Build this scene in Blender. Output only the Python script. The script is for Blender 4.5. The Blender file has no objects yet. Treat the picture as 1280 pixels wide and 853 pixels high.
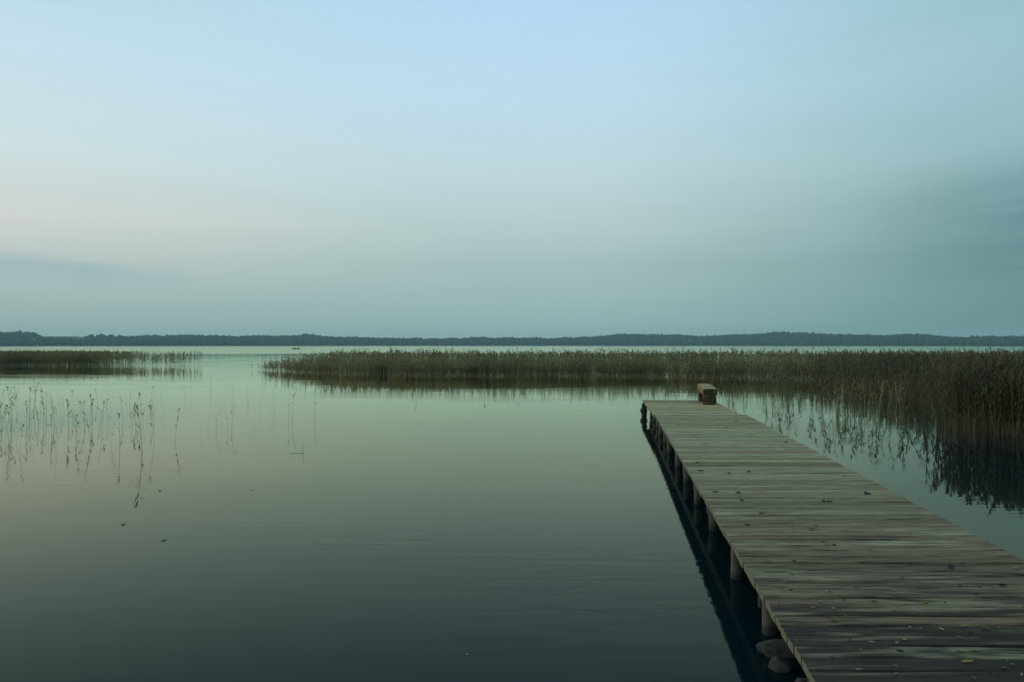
import bpy, bmesh, math, random
import numpy as np
from mathutils import Vector, Matrix, noise as mnoise

R = math.radians
random.seed(7); rng = np.random.default_rng(7)
scene = bpy.context.scene
C = scene.collection

# ------------------------------------------------------------------ camera
F_PX = 1033.0            # focal length in pixels of a 1280 px wide picture
EYE = 1.93               # eye above the water
HOR = 431.0              # horizon row
cam_d = bpy.data.cameras.new('camera'); cam = bpy.data.objects.new('camera', cam_d); C.objects.link(cam)
cam_d.sensor_width = 36.0; cam_d.lens = 36.0 * F_PX / 1280
cam_d.clip_start = 0.05; cam_d.clip_end = 20000
cam.location = (0, 0, EYE)
cam.rotation_euler = (R(90) + math.atan((HOR - 426.5) / F_PX), 0, 0)
scene.camera = cam

# ------------------------------------------------------------------ node helpers
def s2l(c):
    return tuple(((v/255)/12.92 if v/255 <= 0.04045 else ((v/255+0.055)/1.055)**2.4) for v in c)

class NT:
    def __init__(s, tree): s.t = tree; s.n = tree.nodes; s.l = tree.links
    def node(s, typ, **kw):
        n = s.n.new(typ)
        for k, v in kw.items(): setattr(n, k, v)
        return n
    def put(s, sock, v):
        if isinstance(v, bpy.types.NodeSocket): s.l.new(v, sock)
        elif v is not None: sock.default_value = v
    def math(s, op, a, b=None, c=None, clamp=False):
        n = s.node('ShaderNodeMath', operation=op, use_clamp=clamp)
        s.put(n.inputs[0], a)
        if b is not None: s.put(n.inputs[1], b)
        if c is not None: s.put(n.inputs[2], c)
        return n.outputs[0]
    def smooth(s, v, lo, hi, a=0.0, b=1.0):
        n = s.node('ShaderNodeMapRange', interpolation_type='SMOOTHSTEP')
        s.put(n.inputs[0], v); s.put(n.inputs[1], lo); s.put(n.inputs[2], hi); s.put(n.inputs[3], a); s.put(n.inputs[4], b)
        return n.outputs[0]
    def lin(s, v, lo, hi, a=0.0, b=1.0):
        n = s.node('ShaderNodeMapRange')
        s.put(n.inputs[0], v); s.put(n.inputs[1], lo); s.put(n.inputs[2], hi); s.put(n.inputs[3], a); s.put(n.inputs[4], b)
        return n.outputs[0]
    def mix(s, f, a, b, blend='MIX'):
        n = s.node('ShaderNodeMix', data_type='RGBA', blend_type=blend)
        s.put(n.inputs[0], f)
        for i, v in ((6, a), (7, b)):
            if isinstance(v, (tuple, list)): v = tuple(v)[:3] + (1,)
            s.put(n.inputs[i], v)
        return n.outputs[2]
    def ramp(s, f, stops, interp='LINEAR'):
        n = s.node('ShaderNodeValToRGB'); cr = n.color_ramp; cr.interpolation = interp
        while len(cr.elements) < len(stops): cr.elements.new(0.5)
        for e, (p, c) in zip(cr.elements, stops): e.position = p; e.color = tuple(c)[:3] + (1,)
        s.put(n.inputs[0], f); return n.outputs[0]
    def noise(s, vec, scale, detail=4, rough=0.5, dist=0.0, dim='3D'):
        n = s.node('ShaderNodeTexNoise', noise_dimensions=dim)
        if vec is not None: s.put(n.inputs['Vector'], vec)
        s.put(n.inputs['Scale'], scale); s.put(n.inputs['Detail'], detail); s.put(n.inputs['Roughness'], rough); s.put(n.inputs['Distortion'], dist)
        return n.outputs[0]
    def mapping(s, vec, scale=(1,1,1), loc=(0,0,0), rot=(0,0,0)):
        n = s.node('ShaderNodeMapping'); s.put(n.inputs[0], vec)
        s.put(n.inputs[1], loc); s.put(n.inputs[2], rot); s.put(n.inputs[3], scale); return n.outputs[0]
    def comb(s, x, y, z):
        n = s.node('ShaderNodeCombineXYZ'); s.put(n.inputs[0], x); s.put(n.inputs[1], y); s.put(n.inputs[2], z); return n.outputs[0]
    def sep(s, v):
        n = s.node('ShaderNodeSeparateXYZ'); s.put(n.inputs[0], v); return n.outputs

# ------------------------------------------------------------------ world: dusk sky under a thin even haze
SUN_EL, SUN_AZ = 9.0, -78.0      # degrees; azimuth from +Y, negative = towards -X
w = bpy.data.worlds.new('World'); scene.world = w; w.use_nodes = True
n = NT(w.node_tree); n.n.clear()
out = n.node('ShaderNodeOutputWorld')
sky = n.node('ShaderNodeTexSky', sky_type='NISHITA', sun_disc=False)
sky.sun_elevation = R(SUN_EL); sky.sun_rotation = R(SUN_AZ)
sky.air_density = 1.0; sky.dust_density = 2.0; sky.ozone_density = 1.5
bg_sky = n.node('ShaderNodeBackground'); n.put(bg_sky.inputs[0], sky.outputs[0]); bg_sky.inputs[1].default_value = 0.06
tc = n.node('ShaderNodeTexCoord')
x, y, z = n.sep(tc.outputs['Generated'])
hl = n.math('SQRT', n.math('ADD', n.math('MULTIPLY', x, x), n.math('MULTIPLY', y, y)))
hl = n.math('MAXIMUM', hl, 0.001)
nx = n.math('DIVIDE', x, hl)                               # -1 left .. +1 right
el = n.math('DIVIDE', n.math('ARCTANGENT', n.math('DIVIDE', z, hl)), R(1))   # elevation, degrees
e30 = n.lin(el, 0, 60)
def P(deg): return min(1.0, deg/60)
left = n.ramp(e30, [(0, s2l((158,184,177))), (P(2.5), s2l((160,184,179))), (P(5.0), s2l((184,197,194))), (P(7.6), s2l((206,210,206))),
                    (P(12), s2l((203,221,223))), (P(17), s2l((194,220,231))), (P(23), s2l((181,212,226))), (1, s2l((140,180,200)))])
mid = n.ramp(e30, [(0, s2l((152,184,181))), (P(2.5), s2l((154,185,183))), (P(5.5), s2l((163,190,188))), (P(8.2), s2l((178,202,201))),
                    (P(12), s2l((188,213,219))), (P(17), s2l((188,217,236))), (P(23), s2l((178,213,238))), (1, s2l((140,180,206)))])
right = n.ramp(e30, [(0, s2l((108,146,145))), (P(2.5), s2l((108,146,146))), (P(5.5), s2l((112,150,153))), (P(8.2), s2l((126,162,166))),
                    (P(12), s2l((143,180,186))), (P(17), s2l((150,190,198))), (P(23), s2l((146,188,198))), (1, s2l((120,160,176)))])
ncl = n.noise(n.mapping(n.comb(nx, n.math('MULTIPLY', el, 0.09), y), (1.4, 1.8, 1.0)), 2.2, 5, 0.55, 0.3)
nxw = n.math('ADD', nx, n.math('MULTIPLY', n.math('SUBTRACT', ncl, 0.5), 0.10))
col = n.mix(n.smooth(nxw, -0.60, 0.02), left, mid)
col = n.mix(n.smooth(nxw, 0.04, 0.64), col, right)
# low cloud bank on the left horizon
edge = n.lin(nx, -0.55, -0.22, 5.75, 3.9)
nb = n.noise(n.mapping(n.comb(nx, n.math('MULTIPLY', el, 0.05), 0.3), (7, 22, 1)), 1.0, 5, 0.6)
edge = n.math('ADD', edge, n.math('MULTIPLY', n.math('SUBTRACT', nb, 0.5), 2.2))
bank = n.smooth(n.math('SUBTRACT', edge, el), -0.25, 0.65)
bank = n.math('MULTIPLY', bank, n.smooth(nx, -0.30, -0.46))
bank = n.math('MULTIPLY', bank, n.smooth(el, 2.6, 5.0, 0.12, 1.0))
col = n.mix(n.math('MULTIPLY', bank, 0.60), col, s2l((143,178,184)))
# soft darker cloud on the right
nr = n.noise(n.mapping(n.comb(nx, n.math('MULTIPLY', el, 0.05), 1.7), (3.2, 9, 1)), 1.2, 6, 0.6, 0.5)
rc = n.math('MULTIPLY', n.smooth(nx, 0.34, 0.58), n.math('MULTIPLY', n.smooth(el, 12.5, 7.5), n.smooth(el, 0.5, 5.0, 0.35, 1)))
rc = n.math('MULTIPLY', rc, n.smooth(nr, 0.28, 0.68, 0.5, 1.0))
col = n.mix(n.math('MULTIPLY', rc, 0.66), col, s2l((84,124,131)))
# faint unevenness of the whole veil
var = n.lin(n.noise(n.mapping(n.comb(nx, n.math('MULTIPLY', el, 0.05), y), (2, 9, 2)), 1.5, 5, 0.55), 0.3, 0.7, 0.988, 1.012)
col = n.mix(1.0, col, n.comb(var, var, var), 'MULTIPLY')
bg_v = n.node('ShaderNodeBackground'); n.put(bg_v.inputs[0], col); bg_v.inputs[1].default_value = 1.12
mx = n.node('ShaderNodeMixShader'); mx.inputs[0].default_value = 0.93
n.l.new(bg_sky.outputs[0], mx.inputs[1]); n.l.new(bg_v.outputs[0], mx.inputs[2]); n.l.new(mx.outputs[0], out.inputs[0])

# ------------------------------------------------------------------ sun: last light from the left, soft through the haze
sd = bpy.data.lights.new('sun', 'SUN'); so = bpy.data.objects.new('sun', sd); C.objects.link(so)
sd.energy = 0.5; sd.angle = R(25); sd.color = (1.0, 0.86, 0.66)
dirv = Vector((math.sin(R(SUN_AZ))*math.cos(R(SUN_EL)), math.cos(R(SUN_AZ))*math.cos(R(SUN_EL)), math.sin(R(SUN_EL))))
so.rotation_euler = dirv.to_track_quat('Z', 'Y').to_euler(); so.location = (-30, 10, 20)

vs = scene.view_settings
vs.view_transform = 'Standard'; vs.look = 'None'; vs.exposure = 0.0; vs.gamma = 1.0; vs.use_curve_mapping = False
scene.render.engine = 'CYCLES'

# ------------------------------------------------------------------ object helpers
def tag(o, label=None, cat=None, group=None, kind=None):
    if label: o['label'] = label
    if cat: o['category'] = cat
    if group: o['group'] = group
    if kind: o['kind'] = kind
    return o
def link(name, me, parent=None, loc=(0,0,0), rot=(0,0,0)):
    o = bpy.data.objects.new(name, me); C.objects.link(o)
    o.parent = parent; o.location = loc; o.rotation_euler = rot
    return o
def empty(name, loc=(0,0,0), rot=(0,0,0)):
    o = link(name, None, None, loc, rot); o.empty_display_size = 0.2; return o
def mesh(name, verts, faces, mats=(), midx=None, smooth=False):
    me = bpy.data.meshes.new(name); me.from_pydata([tuple(v) for v in verts], [], [tuple(f) for f in faces])
    for m in mats: me.materials.append(m)
    if midx is not None: me.polygons.foreach_set('material_index', np.asarray(midx, dtype=np.int32))
    if smooth: me.polygons.foreach_set('use_smooth', np.ones(len(me.polygons), dtype=bool))
    me.update(); return me
def np_tri_mesh(name, V, T, mats=(), midx=None, smooth=False):
    me = bpy.data.meshes.new(name); nv, nt = len(V), len(T)
    me.vertices.add(nv); me.vertices.foreach_set('co', np.ascontiguousarray(V, dtype=np.float32).ravel())
    me.loops.add(nt*3); me.loops.foreach_set('vertex_index', np.ascontiguousarray(T, dtype=np.int32).ravel())
    me.polygons.add(nt); me.polygons.foreach_set('loop_start', np.arange(0, nt*3, 3, dtype=np.int32))
    for m in mats: me.materials.append(m)
    if midx is not None: me.polygons.foreach_set('material_index', np.asarray(midx, dtype=np.int32))
    if smooth: me.polygons.foreach_set('use_smooth', np.ones(nt, dtype=bool))
    me.update(calc_edges=True); me.validate(); return me
def from_bm(name, bm, mats=(), smooth=False):
    me = bpy.data.meshes.new(name); bm.to_mesh(me); bm.free()
    for m in mats: me.materials.append(m)
    if smooth: me.polygons.foreach_set('use_smooth', np.ones(len(me.polygons), dtype=bool))
    return me

def new_mat(name):
    m = bpy.data.materials.new(name); m.use_nodes = True
    t = NT(m.node_tree); t.n.clear()
    o = t.node('ShaderNodeOutputMaterial'); b = t.node('ShaderNodeBsdfPrincipled'); t.l.new(b.outputs[0], o.inputs[0])
    return m, t, b

# ------------------------------------------------------------------ materials
def mat_water():
    m, t, b = new_mat('lake_water')
    g = t.node('ShaderNodeNewGeometry'); p = g.outputs['Position']
    px, py, pz = t.sep(p)
    # wind ruffles the open lake beyond the sheltered bay
    drift = t.noise(t.mapping(p, (0.012, 0.05, 0)), 1.0, 4, 0.6)
    far = t.smooth(t.math('ADD', py, t.math('MULTIPLY', t.math('SUBTRACT', drift, 0.5), 60)), 158, 182)
    rough = t.lin(far, 0, 1, 0.012, 0.10)
    t.n.remove(b)
    o = [k for k in t.n if k.type == 'OUTPUT_MATERIAL'][0]
    gl = t.node('ShaderNodeBsdfGlossy'); gl.inputs['Color'].default_value = (1.0, 1.0, 0.76, 1); t.put(gl.inputs['Roughness'], rough)
    df = t.node('ShaderNodeBsdfDiffuse'); df.inputs['Color'].default_value = (0.003, 0.013, 0.016, 1)
    fr = t.node('ShaderNodeFresnel'); fr.inputs['IOR'].default_value = 1.25
    ms = t.node('ShaderNodeMixShader'); t.put(ms.inputs[0], t.math('MULTIPLY', t.math('POWER', fr.outputs[0], 1.5), 1.6, clamp=True)); t.l.new(df.outputs[0], ms.inputs[1]); t.l.new(gl.outputs[0], ms.inputs[2]); t.l.new(ms.outputs[0], o.inputs[0])
    # fine ripples, crests roughly across the view, in patches
    patch = t.smooth(t.noise(t.mapping(p, (0.10, 0.22, 0)), 1.0, 3, 0.5), 0.42, 0.62, 0.12, 1.0)
    r1 = t.noise(t.mapping(p, (1.2, 6.5, 0), rot=(0, 0, R(8))), 1.0, 2, 0.45, 0.4)
    r2 = t.noise(t.mapping(p, (0.35, 1.3, 0), rot=(0, 0, R(-10))), 1.0, 2, 0.5, 0.3)
    h = t.math('ADD', t.math('MULTIPLY', t.math('MULTIPLY', r1, patch), 0.0030), t.math('MULTIPLY', r2, 0.0020))
    h = t.math('ADD', h, t.math('MULTIPLY', t.math('MULTIPLY', t.noise(t.mapping(p, (0.5, 1.6, 0)), 1.0, 3, 0.6), far), 0.035))
    bp = t.node('ShaderNodeBump'); bp.inputs['Strength'].default_value = 1.0; bp.inputs['Distance'].default_value = 1.0
    t.put(bp.inputs['Height'], h); t.l.new(bp.outputs[0], gl.inputs['Normal']); t.l.new(bp.outputs[0], fr.inputs['Normal'])
    return m

def mat_plank(name='weathered_plank', tint=(1, 1, 1)):
    m, t, b = new_mat(name)
    oi = t.node('ShaderNodeObjectInfo'); rnd = oi.outputs['Random']
    tcn = t.node('ShaderNodeTexCoord'); ob = tcn.outputs['Object']
    g = t.node('ShaderNodeNewGeometry'); wp = g.outputs['Position']
    seed = t.math('MULTIPLY', rnd, 37.0)
    v = t.node('ShaderNodeVectorMath', operation='ADD'); t.put(v.inputs[0], ob); t.put(v.inputs[1], t.comb(seed, seed, seed)); ob2 = v.outputs[0]
    v2 = t.node('ShaderNodeVectorMath', operation='ADD'); t.put(v2.inputs[0], wp); t.put(v2.inputs[1], t.comb(t.math('MULTIPLY', rnd, 61.0), t.math('MULTIPLY', rnd, 3.0), 0.0)); wq = v2.outputs[0]
    grain = t.noise(t.mapping(ob2, (3.2, 95, 12)), 1.0, 6, 0.62, 0.6)
    band = t.noise(t.mapping(ob2, (1.1, 16, 3)), 1.0, 4, 0.55, 0.3)
    blot = t.noise(t.mapping(wq, (1.1, 2.4, 1)), 1.0, 5, 0.6, 0.4)
    base = t.ramp(rnd, [(0, (0.24,0.25,0.165)), (0.15, (0.40,0.41,0.30)), (0.3, (0.31,0.32,0.235)), (0.45, (0.44,0.43,0.32)), (0.6, (0.36,0.37,0.285)), (0.75, (0.36,0.32,0.205)), (0.88, (0.22,0.20,0.13)), (1, (0.47,0.47,0.36))])
    base = t.mix(1.0, base, tuple(a*b for a, b in zip(tint, (1.34, 1.15, 0.96))), 'MULTIPLY')
    dark = t.mix(1.0, base, (0.50, 0.46, 0.42), 'MULTIPLY')
    c = t.mix(t.smooth(grain, 0.40, 0.62), base, dark)
    c = t.mix(t.smooth(band, 0.42, 0.62, 0.0, 0.45), c, t.mix(1.0, base, (0.62, 0.60, 0.50), 'MULTIPLY'))
    c = t.mix(t.smooth(blot, 0.56, 0.72, 0.0, 0.22), c, (0.085, 0.095, 0.055))
    crack = t.smooth(t.noise(t.mapping(ob2, (2.4, 150, 9), loc=(4, 1, 0)), 1.0, 3, 0.5, 0.2), 0.62, 0.70, 0.0, 0.75)
    c = t.mix(crack, c, (0.035, 0.030, 0.024))
    # wet, algae-dark boards at the landward end, broken up along the grain
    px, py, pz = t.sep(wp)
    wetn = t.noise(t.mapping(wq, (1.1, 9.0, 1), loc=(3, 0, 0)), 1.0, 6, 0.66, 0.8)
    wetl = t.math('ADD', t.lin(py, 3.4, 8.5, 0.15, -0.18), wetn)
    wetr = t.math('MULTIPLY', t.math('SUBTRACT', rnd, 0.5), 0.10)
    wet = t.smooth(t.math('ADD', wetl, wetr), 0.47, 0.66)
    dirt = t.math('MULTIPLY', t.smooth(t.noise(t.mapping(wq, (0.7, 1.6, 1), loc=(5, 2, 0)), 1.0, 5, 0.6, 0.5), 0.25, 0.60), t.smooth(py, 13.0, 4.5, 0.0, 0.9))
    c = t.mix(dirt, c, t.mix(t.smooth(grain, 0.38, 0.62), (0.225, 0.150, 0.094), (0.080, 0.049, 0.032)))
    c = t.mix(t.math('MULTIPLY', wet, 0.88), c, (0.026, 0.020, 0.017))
    moss = t.smooth(t.noise(t.mapping(wq, (0.8, 2.2, 1), loc=(9, 4, 0)), 1.0, 5, 0.65, 0.6), 0.50, 0.68, 0.0, 0.28)
    c = t.mix(t.math('MULTIPLY', moss, t.lin(py, 3, 12, 1.0, 0.25)), c, (0.075, 0.072, 0.034))
    t.put(b.inputs['Base Color'], c)
    rough = t.lin(grain, 0.3, 0.7, 0.7, 0.9)
    t.put(b.inputs['Roughness'], t.math('SUBTRACT', rough, t.math('MULTIPLY', wet, 0.10)))
    b.inputs['Specular IOR Level'].default_value = 0.06
    bp = t.node('ShaderNodeBump'); bp.inputs['Strength'].default_value = 0.7; bp.inputs['Distance'].default_value = 0.004
    t.put(bp.inputs['Height'], t.math('ADD', grain, t.math('MULTIPLY', band, 0.8))); t.l.new(bp.outputs[0], b.inputs['Normal'])
    return m

def mat_wood(name, c1, c2, scale=(60, 60, 4), rough=0.7, bump=0.006, c3=None, wetline=None):
    m, t, b = new_mat(name)
    oi = t.node('ShaderNodeObjectInfo'); tcn = t.node('ShaderNodeTexCoord')
    seed = t.math('MULTIPLY', oi.outputs['Random'], 23.0)
    v = t.node('ShaderNodeVectorMath', operation='ADD'); t.put(v.inputs[0], tcn.outputs['Object']); t.put(v.inputs[1], t.comb(seed, seed, seed))
    gr = t.noise(t.mapping(v.outputs[0], scale), 1.0, 6, 0.65, 0.5)
    c = t.mix(t.smooth(gr, 0.32, 0.68), c1, c2)
    if c3:
        bl = t.noise(v.outputs[0], 7.0, 4, 0.6, 0.4)
        c = t.mix(t.smooth(bl, 0.48, 0.66), c, c3)
    if wetline:                                   # soaked, algae-stained foot of a post
        z_ = t.sep(tcn.outputs['Object'])[2]; nw = t.noise(v.outputs[0], 18.0, 4, 0.6)
        wz = t.math('ADD', z_, t.math('MULTIPLY', t.math('SUBTRACT', nw, 0.5), 0.08))
        c = t.mix(t.smooth(wz, wetline + 0.03, wetline - 0.02, 0.0, 0.85), c, (0.030, 0.032, 0.018))
    t.put(b.inputs['Base Color'], c); b.inputs['Roughness'].default_value = rough; b.inputs['Specular IOR Level'].default_value = 0.3
    bp = t.node('ShaderNodeBump'); bp.inputs['Strength'].default_value = 0.8; bp.inputs['Distance'].default_value = bump
    t.put(bp.inputs['Height'], gr); t.l.new(bp.outputs[0], b.inputs['Normal'])
    return m

def mat_island(name, stops, rough=0.7, spec=0.25, trans=0.0):
    """colour differs from piece to piece of a joined mesh"""
    m, t, b = new_mat(name)
    g = t.node('ShaderNodeNewGeometry'); oi = t.node('ShaderNodeObjectInfo')
    r = t.math('FRACT', t.math('ADD', g.outputs['Random Per Island'], oi.outputs['Random']))
    c = t.ramp(r, stops)
    nz = t.lin(t.noise(g.outputs['Position'], 0.35, 3), 0.3, 0.7, 0.62, 1.38)
    c = t.mix(1.0, c, t.comb(nz, nz, nz), 'MULTIPLY')
    t.put(b.inputs['Base Color'], c); b.inputs['Roughness'].default_value = rough; b.inputs['Specular IOR Level'].default_value = spec
    if trans:
        tr = t.node('ShaderNodeBsdfTranslucent'); t.put(tr.inputs[0], c)
        ms = t.node('ShaderNodeMixShader'); ms.inputs[0].default_value = trans
        o = [k for k in t.n if k.type == 'OUTPUT_MATERIAL'][0]
        t.l.new(b.outputs[0], ms.inputs[1]); t.l.new(tr.outputs[0], ms.inputs[2]); t.l.new(ms.outputs[0], o.inputs[0])
    return m

def mat_plain(name, col, rough=0.7, var=0.25, scale=20.0, spec=0.3):
    m, t, b = new_mat(name)
    tcn = t.node('ShaderNodeTexCoord')
    nz = t.lin(t.noise(tcn.outputs['Object'], scale, 4, 0.6), 0.3, 0.7, 1-var, 1+var)
    t.put(b.inputs['Base Color'], t.mix(1.0, tuple(col), t.comb(nz, nz, nz), 'MULTIPLY'))
    b.inputs['Roughness'].default_value = rough; b.inputs['Specular IOR Level'].default_value = spec
    return m

def mat_terrain():
    m, t, b = new_mat('shore_ground')
    g = t.node('ShaderNodeNewGeometry'); p = g.outputs['Position']
    a = t.noise(p, 0.012, 4, 0.6); d = t.noise(p, 2.0, 5, 0.65)
    c = t.mix(t.smooth(a, 0.4, 0.6), (0.11, 0.16, 0.055), (0.14, 0.17, 0.06))
    c = t.mix(t.smooth(d, 0.4, 0.7), c, (0.05, 0.065, 0.025))
    z_ = t.sep(p)[2]
    c = t.mix(t.smooth(z_, 0.25, 0.05), c, (0.07, 0.058, 0.042))
    t.put(b.inputs['Base Color'], c); b.inputs['Roughness'].default_value = 0.95
    return m

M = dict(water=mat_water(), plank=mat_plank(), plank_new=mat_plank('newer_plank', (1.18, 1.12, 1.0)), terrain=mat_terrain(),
    endgrain=mat_wood('plank_end_grain', (0.25,0.22,0.115), (0.13,0.11,0.06), (8, 60, 60), 0.8, 0.003),
    beam=mat_wood('dark_beam', (0.050,0.042,0.034), (0.022,0.018,0.015), (40, 4, 40)),
    post=mat_wood('grey_post', (0.15,0.132,0.10), (0.07,0.06,0.046), (50, 50, 3), 0.75, 0.006, (0.08,0.085,0.05), 0.05),
    bark=mat_wood('dark_bark', (0.085,0.048,0.028), (0.024,0.015,0.012), (30, 30, 3), 0.9, 0.02, (0.20,0.12,0.045)),
    cutwood=mat_wood('cut_log_face', (0.40,0.28,0.12), (0.26,0.165,0.06), (30, 3, 30), 0.7, 0.006),
    sidewood=mat_wood('split_log_side', (0.34,0.20,0.062), (0.17,0.085,0.030), (25, 4, 25), 0.8, 0.012),
    stem=mat_island('reed_stem', [(0,(0.40,0.30,0.16)), (0.4,(0.52,0.40,0.23)), (0.7,(0.27,0.215,0.10)), (1,(0.36,0.27,0.14))], 0.6),
    leaf=mat_island('reed_leaf', [(0,(0.24,0.215,0.065)), (0.35,(0.32,0.25,0.085)), (0.6,(0.19,0.19,0.058)), (0.85,(0.40,0.28,0.11)), (1,(0.24,0.205,0.06))], 0.6, 0.2, 0.35),
    stem_shaded=mat_island('brown_shaded_reed_stem', [(0,(0.13,0.095,0.052)), (0.4,(0.21,0.15,0.085)), (0.7,(0.08,0.062,0.032)), (1,(0.12,0.088,0.045))], 0.6),  # older brown reeds; shade inside the bed is darkened into the stem colour too
    leaf_shaded=mat_island('brown_shaded_reed_leaf', [(0,(0.10,0.092,0.034)), (0.35,(0.14,0.105,0.042)), (0.6,(0.08,0.082,0.03)), (0.85,(0.18,0.12,0.052)), (1,(0.10,0.085,0.03))], 0.6, 0.2, 0.3),  # older brown leaves, with self-shadow and lens falloff also put into the colour
    plume=mat_island('reed_plume', [(0,(0.16,0.108,0.062)), (0.5,(0.22,0.155,0.09)), (1,(0.12,0.082,0.05))], 0.9, 0.1, 0.3),
    wood_far=mat_island('far_foliage', [(0,(0.030,0.050,0.022)), (0.4,(0.045,0.066,0.025)), (0.7,(0.026,0.042,0.022)), (0.93,(0.062,0.072,0.026)), (1,(0.080,0.070,0.026))], 0.9, 0.1),
    trunk=mat_plain('far_trunk', (0.06,0.05,0.04)),
    stone=mat_wood('wet_stone', (0.070,0.058,0.042), (0.024,0.021,0.017), (14, 14, 14), 0.7, 0.02, (0.10,0.085,0.062), 0.01),
    boat=mat_plain('boat_paint', (0.035,0.045,0.040), 0.5),
    boatwood=mat_plain('boat_wood', (0.10,0.075,0.05), 0.6),
    coat_a=mat_plain('dark_coat', (0.020,0.026,0.022), 0.9), coat_b=mat_plain('brown_coat', (0.040,0.034,0.026), 0.9),
    skin=mat_plain('skin', (0.30,0.18,0.13), 0.6, 0.1), hair=mat_plain('dark_cap', (0.02,0.02,0.02), 0.9),
    plaster=mat_plain('pale_plaster', (0.72,0.71,0.66), 0.9, 0.08, 0.5), roof=mat_plain('dark_roof', (0.09,0.06,0.05), 0.8, 0.2, 1.0),
    glass=mat_plain('window_glass', (0.03,0.04,0.05), 0.1, 0.1),
    leaf_y=mat_plain('yellow_leaf', (0.27,0.185,0.05), 0.6, 0.35, 40), leaf_o=mat_plain('rust_leaf', (0.17,0.075,0.035), 0.6, 0.35, 40),
    leaf_d=mat_plain('dark_leaf', (0.022,0.016,0.013), 0.7, 0.35, 40), leaf_g=mat_plain('green_leaf', (0.08,0.11,0.035), 0.6, 0.3, 40),
    leaf_w=mat_plain('pale_leaf', (0.24,0.23,0.18), 0.6, 0.25, 40))

# ================================================================== SETTING
LC = 751.0; LR = 749.0             # round lake: centre (0, LC), radius LR; the camera stands on its near bank
# water: one sheet
bm = bmesh.new()
bmesh.ops.create_circle(bm, cap_ends=True, cap_tris=True, segments=256, radius=LR + 4)
wo = link('water', from_bm('water', bm, [M['water']]), None, (0, LC, 0)); tag(wo, 'calm grey green lake water', 'water', kind='structure')

# far skyline as seen across the lake: (column, row of the tree tops)
SKY = [(-300,421),(-200,418),(-100,417),(0,416),(25,415),(45,416),(50,419.5),(55,420.6),(105,420.6),(109,420.2),(130,420.4),(140,420.4),(155,420.6),(183,419.8),(195,419.8),(203,421),(209,420),(214,419.2),(230,418.6),
 (250,419),(258,420),(270,419.4),(280,420),(300,421),(310,420),(350,420),(365,420),(380,418.8),(391,418.6),(400,420),(415,421.5),(440,421.5),(480,423),(500,423.5),(520,423),(530,424.4),
 (545,423),(551,424.4),(560,423),(568,423),(575,424),(580,422.6),(590,422),(608,422),(612,423.4),(625,422.6),(640,422.6),(650,423),(675,422),(682,424),(700,422.6),(706,422),(715,422.5),
 (740,421),(757,420),(760,419),(775,418),(800,418),(845,418.5),(862,419.5),(873,420.5),(890,420),(915,418.5),(940,418),(955,417),(965,415.6),(985,415),(988,416),(990,417),(993,415.6),(1015,416.5),
 (1040,418),(1065,418.5),(1080,418.5),(1092,419),(1110,419.6),(1120,418.6),(1130,417.8),(1160,418),(1170,419.4),(1180,421.4),(1210,422.4),(1217,421.2),(1240,421),(1280,421),(1400,419),(1500,421),(1700,418)]
SX = np.array([a for a, b in SKY], float); SY = np.array([b for a, b in SKY], float)
PEAK = 120.0; TREE_H = 12.0
def column(phi, dr):
    phi = np.asarray(phi, float); depth = LC + (LR + dr) * np.cos(phi)
    return 640 + F_PX * (LR + dr) * np.sin(phi) / depth, depth
def phi_at(xp, dr):
    g_ = np.linspace(-R(95), R(95), 8000); return float(np.interp(xp, column(g_, dr)[0], g_))
def top_height(phi):
    """height (m) of the tree tops on the far hill for the angle phi about the lake centre"""
    xpix, depth = column(phi, PEAK)
    r = np.interp(xpix, SX, SY)
    return EYE + (HOR - r) * depth / F_PX
def ground_height(phi, dr):
    phi = np.asarray(phi, float); dr = np.asarray(dr, float)
    far_w = np.clip((R(150) - np.abs(phi)) / R(40), 0, 1)
    xc = column(np.clip(phi, -R(78), R(78)), PEAK)[0]
    open_ = np.clip(np.minimum((xc - 50) / 4, (102 - xc) / 5), 0, 1)          # meadow: bare ground makes the skyline
    crest = np.maximum(top_height(np.clip(phi, -R(78), R(78))) - TREE_H * (1 - open_), 0.8)
    crest = crest + (np.abs(phi) > R(78)) * 2.0 * np.sin(phi * 9)
    s = np.clip(dr / PEAK, 0, 1); s = s * s * (3 - 2 * s)
    back = np.clip((dr - 350) / 350, 0, 1)
    farz = np.where(dr < 0, dr * 0.25, np.minimum(dr * 0.2, 0.7) + (crest - 0.7) * s) - back * 4
    nearz = np.where(dr < 0, dr * 0.22, 0.42 * (1 - np.exp(-dr / 1.4)) + 0.006 * np.maximum(dr - 5, 0))
    return far_w * farz + (1 - far_w) * nearz
phis = np.concatenate([np.linspace(-R(80), R(80), 700), np.linspace(R(80), R(280), 420)[1:-1]])
phis = np.sort(((phis + math.pi) % (2*math.pi)) - math.pi)
drs = np.array([-6, -3, -1, 0, 0.6, 1.4, 2.5, 4, 7, 14, 30, 50, 70, 90, 105, 120, 150, 220, 350, 700])
Pg, Dg = np.meshgrid(phis, drs, indexing='ij')
Zg = ground_height(Pg, Dg)
V = np.stack([(LR + Dg) * np.sin(Pg), LC + (LR + Dg) * np.cos(Pg), Zg], -1).reshape(-1, 3)
nP, nD = Pg.shape
ii, jj = np.meshgrid(np.arange(nP), np.arange(nD - 1), indexing='ij')
a_ = (ii * nD + jj).ravel(); b_ = (((ii + 1) % nP) * nD + jj).ravel()
T = np.concatenate([np.stack([a_, a_ + 1, b_], 1), np.stack([b_, a_ + 1, b_ + 1], 1)])
tag(link('terrain', np_tri_mesh('terrain', V, T, [M['terrain']], smooth=True)), 'green shore and low hills round the lake', 'ground', kind='structure')

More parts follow.
